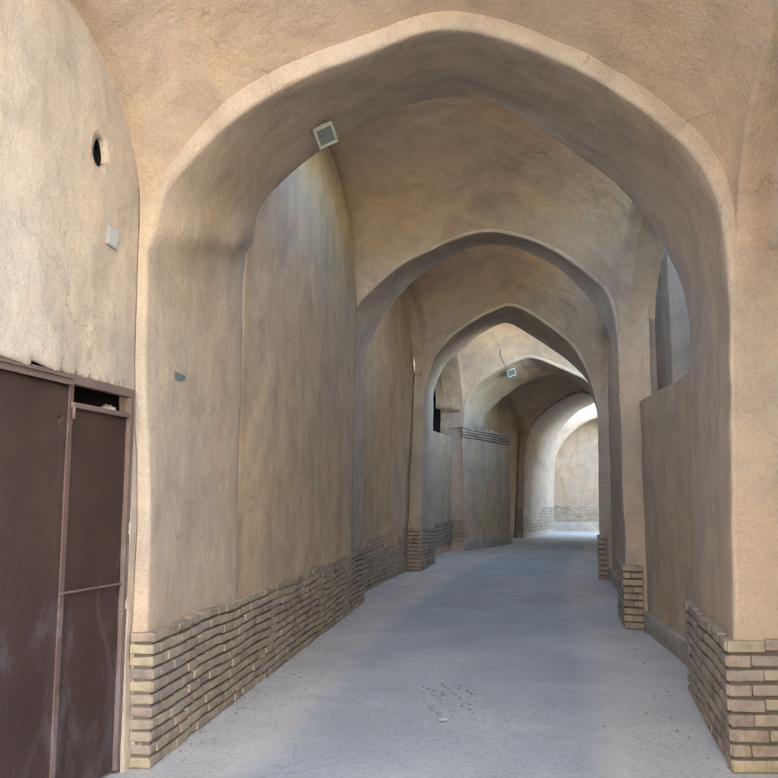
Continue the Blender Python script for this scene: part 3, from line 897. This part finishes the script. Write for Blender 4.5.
bm = bmesh.new(); bricks(bm, [p0, p1], [0.62, 0.58], 6, 0.03, 0.21, -1, base_fn=lambda y: gz(y) + 0.25)
link_bm("brick_band", bm, BRICK, rootL3, smooth=False)
bm, rows, o_ = bay_wall(A3, A4, V3, 'R', 0.10, 0.15, "", zmax=4.3, thick=0.15)
wall_thing("plaster_wall", "right-hand wall past the third arch, open near its top, out of sight", bm, PL_WALL)
bm, rows, o_ = bay_wall(A4, A5, V4, 'R', 0.10, 0.15, "")
wall_thing("plaster_wall", "right-hand wall past the fourth arch, around the bend and out of sight", bm, PL_WALL)
bm, rows, o_ = bay_wall(A4, A5, V4, 'L', 0.0, 0.0, "", vr1=0.35)
rootL4, _ = wall_thing("plaster_wall", "brown wall behind the fourth arch, above and behind the brick coping", bm, PL_WALL)

bm = bmesh.new(); bricks(bm, [FL4 - Vector((A4.hF.x, A4.hF.y)) * 0.40, FL4], [0.62, 0.62], 6, 0.03, 0.21, -1, base_fn=lambda y: gz(y) + 0.25)
link_bm("brick_band", bm, BRICK, A4.root, smooth=False)
# low thick wall with brick coping
lp = [(FL4.x - 0.02, FL4.y - 0.06), (2.58, 25.4), (3.14, 26.4), (3.90, 28.0)]
lp = [Vector(p) for p in lp]
zt = 3.76
lowroot = empty("low_wall", Vector((lp[1].x, lp[1].y, gz(lp[1].y))), "low curved plaster wall under a brick coping, beneath the fourth arch", "wall"); lowroot["kind"] = "thing"
bm = bmesh.new()
rows = []
fine_path = resample([Vector((p.x, p.y, 0)) for p in lp], 24)
for p in fine_path:
    rows.append([Vector((p.x, p.y, lerp(gz(p.y) - 0.1, zt, q / 20))) for q in range(21)])
d_ = (lp[-1] - lp[0]).normalized(); backv = Vector((-d_.y, d_.x, 0))
for r_ in rows: r_ += [r_[-1] + backv * 0.3, r_[-1] + backv * 0.7]
rows.append([p + backv * 0.5 + Vector((0, 0, 0)) for p in rows[-1]])
grid_bm(rows, bm)
link_bm("plaster_face", bm, PL_WALL, lowroot)
bm = bmesh.new(); bricks(bm, [Vector(p.xy) for p in fine_path[::6]], [0.30] * 5, 4, 0.045, 0.22, -1, base_fn=lambda y: zt - 0.28)
bricks(bm, [Vector(fine_path[-1].xy), Vector((fine_path[-1] + backv * 0.5).xy)], [0.30, 0.30], 4, 0.045, 0.22, -1, base_fn=lambda y: zt - 0.28)
link_bm("brick_coping", bm, BRICK, lowroot, smooth=False)
bm = bmesh.new(); slab(bm, [Vector(p.xy) for p in fine_path[::6]], [0.36] * 5, 0.035, side=-1)
link_bm("render_skirting", bm, PL_KERB, lowroot)
# rubble left on the coping
bm = bmesh.new()
for i in range(7):
    p = lerp(fine_path[6], fine_path[22], random.random()) + backv * random.uniform(0.03, 0.2)
    a = random.random() * 3
    box_bm(bm, Vector((p.x, p.y, zt + 0.045)), Vector((math.cos(a), math.sin(a), 0)), Vector((-math.sin(a), math.cos(a), 0)), Vector((0, 0, 1)), random.uniform(.04, .1), random.uniform(.03, .06), 0.04, 0.015, 0.01)
o = link_bm("rubble", bm, BRICK, smooth=False); tag(o, "broken brick rubble lying on the brick coping of the low wall", "rubble", kind="stuff")

# plinth of the farthest arch: pier front and the white inner side
pF = FL5 - Vector((A5.hF.x, A5.hF.y)) * 0.40
bm = bmesh.new(); bricks(bm, [pF, FL5], [0.92, 0.92], 8, 0.03, 0.21, -1, base_fn=lambda y: gz(y) + 0.18)
bricks(bm, [FL5, BL5], [0.92, 0.92], 8, 0.03, 0.21, -1, base_fn=lambda y: gz(y) + 0.18)
link_bm("brick_plinth", bm, BRICK, A5.root, smooth=False)

# end wall beyond the open yard
eW = [ground(520, 531.0), Vector((7.2, 38.0)), Vector((9.4, 38.2)), Vector((14.0, 36.5)), Vector((20, 33))]
eW[0] = Vector((4.6, 37.2))
bm = bmesh.new()
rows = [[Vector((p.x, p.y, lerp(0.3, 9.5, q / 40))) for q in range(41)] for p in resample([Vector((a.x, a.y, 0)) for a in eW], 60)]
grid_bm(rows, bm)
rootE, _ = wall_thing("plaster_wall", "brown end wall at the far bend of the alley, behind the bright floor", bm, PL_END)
bm = bmesh.new(); bricks(bm, [Vector(a) for a in eW[:4]], [0.72] * 4, 8, 0.03, 0.22, -1, base_fn=lambda y: gz(y) + 0.40)
link_bm("brick_band", bm, BRICK, rootE, smooth=False)
bm = bmesh.new(); slab(bm, [Vector(a) for a in eW[:4]], [0.42] * 4, 0.02, side=-1)
link_bm("render_skirting", bm, PL_KERB, rootE)
# blind arch standing out from the end wall
pA, pB = Vector((6.2, 36.9)), Vector((11.8, 37.1))
tr = [(553.5,530),(553.5,500),(554,470),(555,458),(560,447),(568,436),(578,427),(590,420),(600,416),(612,414),(628,420),(640,435),(648,460),(650,530)]
Pf = smooth_poly(resample([on_plane(x, y, pA, pB) for x, y in tr], 60), 2)
rows = []
for i, p in enumerate(Pf):
    c = Vector((8.9, 37.0, 1.5)); o2 = (p - c); o2.y = 0; o2.normalize()
    rows.append([p + o2 * 0.75 + Vector((0, -0.35, 0)), p + o2 * 0.5 + Vector((0, -0.3, 0)), p + o2 * 0.1 + Vector((0, -0.08, 0)), p, p + Vector((0, 0.5, 0)), p + Vector((0, 1.5, 0))])
bm, _ = grid_bm(rows)
o = link_bm("blind_arch", bm, PL_ARCH); tag(o, "cream lit blind arch standing against the brown end wall", "arch")
# outer side walls of the yard at the bend
def plain_wall(pts, z0, z1, label, mat, thick=0.3, name="plaster_wall", courses=None):
    bm = bmesh.new()
    path = resample([Vector((p[0], p[1], 0)) for p in pts], max(6, int(sum(((Vector(a) - Vector(b)).length for a, b in zip(pts, pts[1:]))) / 0.25)))
    d = (path[-1] - path[0]).normalized(); n = Vector((d.y, -d.x, 0))
    rows = []
    for p in path:
        col = [Vector((p.x, p.y, lerp(z0, z1, q / 24))) for q in range(25)]
        rows.append(col + [col[-1] - n * thick, col[0] - n * thick])
    grid_bm(rows, bm)
    root, o = wall_thing(name, label, bm, mat)
    return root
plain_wall([(BR5.x + 0.3, BR5.y - 0.3), (12.5, 29.5), (18, 26)], 0, 9.5, "right-hand wall of the far yard, hidden behind the bend", PL_WALL)
plain_wall([(BL5.x - 0.6, BL5.y - 0.1), (5.4, 37.3)], 0, 9.5, "short left wall of the far yard beside the farthest arch", PL_WALL)

# light well behind the open lunette on the right
k0 = Vector((3.1, 6.6)); k1 = Vector((3.75, 12.6))
dd = (k1 - k0).normalized(); nn = Vector((dd.y, -dd.x))
q3 = FR2 + Vector((A2.hF.x, A2.hF.y)) * 0.32
q = [k0 + nn * 0.28, k0 + nn * 1.7, q3 + nn * 1.9 + dd * 0.2, q3]
bm = bmesh.new()
def wallquad(a, b, z0, z1, m=10):
    rows = [[Vector((lerp(a, b, i / m).x, lerp(a, b, i / m).y, lerp(z0, z1, j / 30))) for j in range(31)] for i in range(m + 1)]
    grid_bm(rows, bm)
wallquad(q[0], q[1], 0.5, 9.5); wallquad(q[1], q[2], 0.5, 9.5); wallquad(q[2], q[3], 0.5, 10.5)
f = [bm.verts.new(Vector((p.x, p.y, 1.6))) for p in q]; bm.faces.new(f)
rootWell, _ = wall_thing("yard_wall", "blue-grey yard walls seen through the open lunette on the right", bm, PL_WELL)
# pilaster in the yard
bm = bmesh.new()

box_bm(bm, Vector((3.97, 10.85, 4.9)), Vector((1, 0, 0)), Vector((0, 1, 0)), Vector((0, 0, 1)), 0.50, 0.42, 3.3, 0, 0.03)
for v in bm.verts: v.co = disp(v.co)
link_bm("pilaster", bm, PL_WELL, rootWell)

# open alley behind the viewer
plain_wall([(-2.6, -9), (-2.55, 1.1)], 0, 6.5, "left wall of the open alley behind the viewer", PL_NEAR)
r_ = plain_wall([(2.3, 1.1), (2.4, -9)], 0, 1.3, "right wall of the open alley behind the viewer", PL_NEAR)
r_ = plain_wall([(6.5, -7.5), (-3.5, -7.5)], 0, 7.0, "cross wall closing the alley behind the viewer", PL_NEAR)

# ------------------------------------------------------------------ ground
def sheet(name, pairs, dz, mat, label=None, amp=1.0):
    """pairs: list of (left, right) plan points along the way"""
    rows = []
    fine = []
    for (a, b), (c, d) in zip(pairs, pairs[1:]):
        n = max(1, int((Vector(a) - Vector(c)).length / 0.3))
        for i in range(n): fine.append((lerp(Vector(a), Vector(c), i / n), lerp(Vector(b), Vector(d), i / n)))
    fine.append((Vector(pairs[-1][0]), Vector(pairs[-1][1])))
    for a, b in fine:
        row = []
        for j in range(17):
            p = lerp(a, b, j / 16)
            z = gz(p.y) + dz + 0.010 * noise.noise(Vector((p.x * 0.8, p.y * 0.8, 0)))
            row.append(Vector((p.x, p.y, z)))
        rows.append(row)
    bm, _ = grid_bm(rows, dis=0.0)
    o = link_bm(name, bm, mat, origin=Vector((0, 0, 0)))
    tag(o, kind="structure")
    return o
sheet("ground", [((-6, -12), (6, -12)), ((-6, 14), (8, 14)), ((-6, 20), (12, 20)), ((-4, 24), (16, 24)), ((-2, 30), (22, 30)), ((0, 40), (24, 40))], 0.0, PAVE_EDGE)
bm = bmesh.new()
v = [bm.verts.new(p) for p in ((-300, -300, -0.06), (300, -300, -0.06), (300, 300, -0.06), (-300, 300, -0.06))]; bm.faces.new(v)
o = link_bm("terrain", bm, PL_KERB, origin=Vector((0, 0, 0))); tag(o, kind="structure")
lefts = [(215,778),(262,745),(305,700),(345,655),(385,618),(410,600),(435,583),(460,570),(490,557),(520,549),(545,545),(565,541)]
rights = [(630,778),(625,755),(614,715),(603,665),(590,632),(580,612),(574,590),(573,575),(577,560),(584,551),(590,546),(594,541)]
prs = [((-1.2, -12), (1.2, -12)), ((-1.15, 3.0), (1.25, 3.0))]
for a, b in zip(lefts, rights): prs.append((ground(*a), ground(*b)))
prs = prs[:2] + [p for p in prs[2:] if p[0].y > 3.4]
o = sheet("alley_paving", prs, 0.004, PAVE_MID)
at = o.data.attributes.new("inner", 'FLOAT', 'POINT')
for i in range(len(o.data.vertices)):
    j = i % 17
    at.data[i].value = min(j, 16 - j) / 8.0 * 1.6
# dust, grit and scraps gathered along the walls
bm = bmesh.new()
for i in range(260):
    if random.random() < 0.55:
        k = random.random(); p = lerp(FL1, FL2, k) + Vector((abs(random.gauss(0.06, 0.10)) + 0.04, 0))
    elif random.random() < 0.6:
        k = random.random(); p = lerp(FR1, FR2, k) - Vector((abs(random.gauss(0.05, 0.10)) + 0.06, 0))
    else:
        p = Vector((random.uniform(-0.8, 2.4), random.uniform(5.2, 13)))
    a = random.random() * math.tau; s_ = random.choice((0.002, 0.003, 0.004, 0.007)) * random.uniform(0.7, 1.3)
    box_bm(bm, Vector((p.x, p.y, gz(p.y) + 0.009)), Vector((math.cos(a), math.sin(a), 0)), Vector((-math.sin(a), math.cos(a), 0)), Vector((0, 0, 1)), s_, s_ * random.uniform(.5, .9), s_ * 0.5, s_ * 0.25, 0)
o = link_bm("grit", bm, BRICK, smooth=False); tag(o, "grit and brick crumbs scattered along the foot of the walls", "grit", kind="stuff")

# pebbled patch and litter on the paving
bm = bmesh.new()
pc = ground(452, 700)
for i in range(70):
    a = random.random() * math.tau; r = math.sqrt(random.random())
    p = pc + Vector((math.cos(a) * r * 0.34, math.sin(a) * r * 0.62))
    s_ = random.uniform(0.006, 0.014)
    box_bm(bm, Vector((p.x, p.y, 0.008)), Vector((math.cos(a), math.sin(a), 0)), Vector((-math.sin(a), math.cos(a), 0)), Vector((0, 0, 1)), s_, s_ * random.uniform(.5, .9), random.uniform(.004, .009), 0.003, 0.003)
o = link_bm("pebbles", bm, STONE); tag(o, "patch of small dark pebbles set in the middle of the paving", "pebbles", kind="stuff")
bm = bmesh.new()
pc = ground(443, 723)
rows = []
for i in range(6):
    rows.append([Vector((pc.x - 0.035 + 0.014 * i, pc.y - 0.03 + 0.015 * j, 0.016 + 0.012 * abs(noise.noise(Vector((i * .7, j * .7, 3)))) + 0.010 * (i / 5))) for j in range(5)])
grid_bm(rows, bm, 0)
bmesh.ops.solidify(bm, geom=bm.faces[:], thickness=0.0012)
o = link_bm("paper_scrap", bm, PAPER); tag(o, "small crumpled white paper scrap lying on the grey paving", "paper")

# mud block beside the third pier
bc = ground(441, 552)
dz_ = Vector((0.35, 0.94)).normalized()
bm = bmesh.new()
box_bm(bm, Vector((bc.x - 0.02, bc.y, gz(bc.y) + 0.25)), Vector((dz_.x, dz_.y, 0)), Vector((dz_.y, -dz_.x, 0)), Vector((0, 0, 1)), 0.4, 0.16, 0.27, 0.01, 0.03)
o = link_bm("mud_block", bm, PL_ARCH); tag(o, "low mud plastered block on the ground behind the third pier on the left", "block")

# ------------------------------------------------------------------ gate
gr = empty("metal_gate", W((s_lo + s_hi) / 2, 0, -0.04), "maroon sheet metal gate with a narrow leaf and a dark slot above it", "gate")
def gbox(bm, s0, s1, z0, z1, o0, o1, bev=0.003):
    box_bm(bm, W((s0 + s1) / 2, (z0 + z1) / 2, (o0 + o1) / 2), W3, N3, Vector((0, 0, 1)), (s1 - s0) / 2, (o1 - o0) / 2, (z1 - z0) / 2, 0, bev)
def spx(px, py): return s_of(wall0(px, py))
s75 = spx(73, 400); s78 = spx(78, 400); s133 = spx(133, 400)
zs_top = wall0(77, 384).z; zs_bot = wall0(77, 402).z; zmid = wall0(67, 593).z
bm = bmesh.new()
gbox(bm, s_lo, s_hi, zs_top, z_top + 0.0, -0.055, -0.012)
gbox(bm, s133, s_hi, 0.02, zs_top, -0.055, -0.012)
gbox(bm, s_lo, s_lo + 0.04, 0.02, zs_top, -0.055, -0.012)
link_bm("frame", bm, GATE_F, gr, smooth=False)
bm = bmesh.new()
gbox(bm, s_lo, s75, zs_top - 0.012, zs_top + 0.006, -0.014, 0.0)
gbox(bm, s_lo, s75, z_top - 0.028, z_top - 0.014, -0.014, 0.0)
link_bm("trim_strip", bm, GATE_F, gr, smooth=False)
def sheetpanel(name, s0, s1, z0, z1, off):
    bm = bmesh.new()
    n, m = 24, 36
    rows = [[W(lerp(s0, s1, i / n), lerp(z0, z1, j / m), off + 0.004 * noise.noise(Vector((i * 0.25, j * 0.2, s0)))) for j in range(m + 1)] for i in range(n + 1)]
    grid_bm(rows, bm, 0)
    r = bmesh.ops.solidify(bm, geom=bm.faces[:], thickness=0.006)
    return link_bm(name, bm, GATE, gr)
sheetpanel("wide_leaf", s_lo + 0.04, s75, 0.03, zs_top, -0.030)
nl = sheetpanel("narrow_leaf", s78 - 0.004, s133 - 0.006, 0.03, zs_bot - 0.02, -0.036)
bm = bmesh.new()
gbox(bm, s75, s78 - 0.005, 0.03, zs_top, -0.040, -0.022)
link_bm("post", bm, GATE, gr, smooth=False)
bm = bmesh.new()
gbox(bm, s78 - 0.028, s133 - 0.004, zs_bot - 0.03, zs_bot, -0.040, -0.008, 0.006)
link_bm("top_rail", bm, GATE_F, gr, smooth=False)
bm = bmesh.new()
gbox(bm, s75 + 0.0, s133 - 0.012, zmid - 0.008, zmid + 0.004, -0.034, -0.016, 0.003)
link_bm("middle_rail", bm, GATE_F, gr, smooth=False)
bm = bmesh.new()
bmesh.ops.create_cone(bm, segments=12, radius1=0.009, radius2=0.009, depth=0.07, cap_ends=True)
for v in bm.verts: v.co += W(s78 - 0.02, zs_bot - 0.06, -0.008)
link_bm("hinge", bm, GATE_F, gr)
# rag in the slot
bm = bmesh.new()
bmesh.ops.create_icosphere(bm, subdivisions=3, radius=1.0)
sr = spx(126, 404)
for v in bm.verts:
    k = 1 + 0.5 * noise.noise(v.co * 1.8)
    c = v.co * k
    v.co = W(sr + 0.03 + c.x * 0.045, zs_bot + 0.015 + c.z * 0.035, -0.14 + c.y * 0.05)
o = link_bm("cloth_rag", bm, CLOTH); tag(o, "crumpled pale rag lying in the dark slot of the maroon gate", "rag")

# ------------------------------------------------------------------ small things on the walls
pc = wall0(111, 237.5)
s0 = s_of(pc)
r3 = ray(111, 237.5)
pl_, pn_, _, _ = bvhW0.ray_cast(Vector((0, 0, EYE)), r3.normalized())
s0 = s_of(pl_); off_p = (Vector((pl_.x, pl_.y)) - wA).dot(wn)
pr_ = empty("wall_plate", W(s0, pc.z - 0.06, 0.015), "small square grey metal plate on the pale wall below the round hole", "plate")
bm = bmesh.new()
tl = math.radians(4)
ax = (W3 * math.cos(tl) - Vector((0, 0, 1)) * math.sin(tl)); az = N3.cross(ax).normalized()
box_bm(bm, W(s0, pl_.z, off_p + 0.009), ax, N3, az, 0.058, 0.006, 0.06, 0, 0.002)
link_bm("plate_back", bm, simple("plate_rim", (0.30, 0.31, 0.30), 0.5), pr_, smooth=False)
bm = bmesh.new(); box_bm(bm, W(s0, pl_.z, off_p + 0.0155), ax, N3, az, 0.049, 0.003, 0.051, 0, 0.001)
link_bm("plate_face", bm, PLATE, pr_, smooth=False)

def hit(bvh, px, py):
    r = ray(px, py).normalized()
    loc, nrm, _, _ = bvh.ray_cast(Vector((0, 0, EYE)), r)
    if loc is None: return None, None
    if nrm.dot(r) > 0: nrm = -nrm
    return loc, nrm
A1.bvh_src.normal_update(); A4.bvh_src.normal_update()
bvhA1 = BVHTree.FromBMesh(A1.bvh_src)
bvhA4 = BVHTree.FromBMesh(A4.bvh_src)
# torn blue paper
bm = bmesh.new()
out_px = [(174,371),(178,373),(184.5,375),(185,380),(179,381.5),(174.5,379)]
vs_ = []
for x, y in out_px:
    l, nrm = hit(bvhA1, x, y)
    vs_.append(bm.verts.new(l + nrm * 0.005))
bm.faces.new(vs_)
bmesh.ops.solidify(bm, geom=bm.faces[:], thickness=0.002)
o = link_bm("blue_paper", bm, BLUE, smooth=False); tag(o, "torn scrap of blue paper stuck on the plaster of the nearest arch's left pier", "paper")

# floodlights
def floodlight(loc, c, fd, xx, sc, wx, wz, label):
    """housing hangs off the soffit at loc; the glass looks along face_dir"""
    root = empty("floodlight", loc, label, "floodlight", "floodlights under the arches")
    fd = fd.normalized(); uu = fd.cross(xx).normalized(); xx = uu.cross(fd).normalized()
    def hull(ds, sx, sz, y0, y1, bev, bm):
        sub = bmesh.new(); bmesh.ops.create_cube(sub, size=2)
        for v in sub.verts:
            wide = 1.0 if v.co.y > 0 else ds
            v.co = Vector((v.co.x * sx * wide * wx, (y1 if v.co.y > 0 else y0), v.co.z * sz * wide * wz))
        bmesh.ops.bevel(sub, geom=sub.edges[:], offset=bev, segments=2, affect='EDGES')
        mp = {v: bm.verts.new(c + xx * v.co.x * sc + fd * v.co.y * sc + uu * v.co.z * sc) for v in sub.verts}
        for f in sub.faces: bm.faces.new([mp[v] for v in f.verts])
        sub.free()
    bm = bmesh.new(); hull(0.7, 0.105, 0.08, -0.06, 0.02, 0.01, bm); link_bm("casing", bm, LAMP_BODY, root)
    bm = bmesh.new()
    for sx, sz, hx, hz in ((0, 0.075, 0.112, 0.012), (0, -0.075, 0.112, 0.012), (0.10, 0, 0.012, 0.064), (-0.10, 0, 0.012, 0.064)):
        box_bm(bm, c + xx * sx * sc * wx + uu * sz * sc * wz + fd * 0.027 * sc, xx, fd, uu, hx * sc * (wx if sx == 0 else 1), 0.014 * sc, hz * sc * (wz if sz == 0 else 1), 0, 0.003 * sc)
    link_bm("bezel", bm, LAMP_BODY, root)
    bm = bmesh.new(); box_bm(bm, c + fd * 0.026 * sc, xx, fd, uu, 0.09 * sc * wx, 0.005 * sc, 0.064 * sc * wz, 0, 0.001)
    link_bm("glass", bm, LAMP_GLASS, root, smooth=False)
    for sg in (-1, 1):
        a = c + xx * sg * 0.118 * sc * wx; b = loc + xx * sg * 0.09 * sc * wx + (loc - c).normalized() * 0.02
        bm = bmesh.new()
        d = (b - a); box_bm(bm, (a + b) / 2, d.normalized(), fd, d.normalized().cross(fd).normalized(), d.length / 2, 0.012 * sc, 0.003 * sc, 0, 0.001)
        link_bm("bracket", bm, LAMP_BODY, root, smooth=False)
    return root
l, nrm = hit(bvhA1, 322, 131)
r3 = ray(324.5, 133.5); dep = l.y - 0.16
c3 = Vector((r3.x / r3.y * dep, dep, EYE + r3.z / r3.y * dep))
print("LAMP", l, nrm, c3)
floodlight(l + Vector((0.02, 0.05, 0)), c3, Vector((0.38, -0.42, -0.84)), Vector((0.88, 0, 0.47)), 0.92, 0.80, 1.35, "grey floodlight fixed under the back edge of the nearest arch")
l4, n4 = hit(bvhA4, 511, 371.5)
print("LAMP4", l4, n4)
if l4 is not None:
    floodlight(l4, l4 + Vector((-0.02, -0.16, -0.05)), Vector((0.15, -0.85, -0.45)), Vector((0.92, 0, 0.35)), 1.3, 0.85, 1.0, "small far floodlight on the rim of the fourth arch, a wire above it")
    # wire
    def tube(pts, r, bm):
        P = resample([Vector(p) for p in pts], 40); prev = None
        for i, p in enumerate(P):
            tg = (P[min(40, i + 1)] - P[max(0, i - 1)]).normalized()
            a = tg.cross(Vector((0.3, 1, 0.1))).normalized(); b = tg.cross(a)
            ring = [bm.verts.new(p + a * math.cos(k * math.tau / 6) * r + b * math.sin(k * math.tau / 6) * r) for k in range(6)]
            if prev:
                for k in range(6): bm.faces.new((prev[k], prev[(k + 1) % 6], ring[(k + 1) % 6], ring[k]))
            prev = ring
    fa, fb = FL4 - Vector((0, 0.35)), FR4 - Vector((0, 0.35))
    wp = [on_plane(x, y, fa, fb) for x, y in ((502, 322), (501.5, 328), (501, 340), (500.5, 352), (499.5, 355), (501, 358), (503.5, 363), (506, 368))]
    wp.append(l4)
    bm = bmesh.new(); tube(wp, 0.009, bm)
    o = link_bm("wire", bm, BLACK); tag(o, "thin black wire hanging down to the far floodlight", "wire")
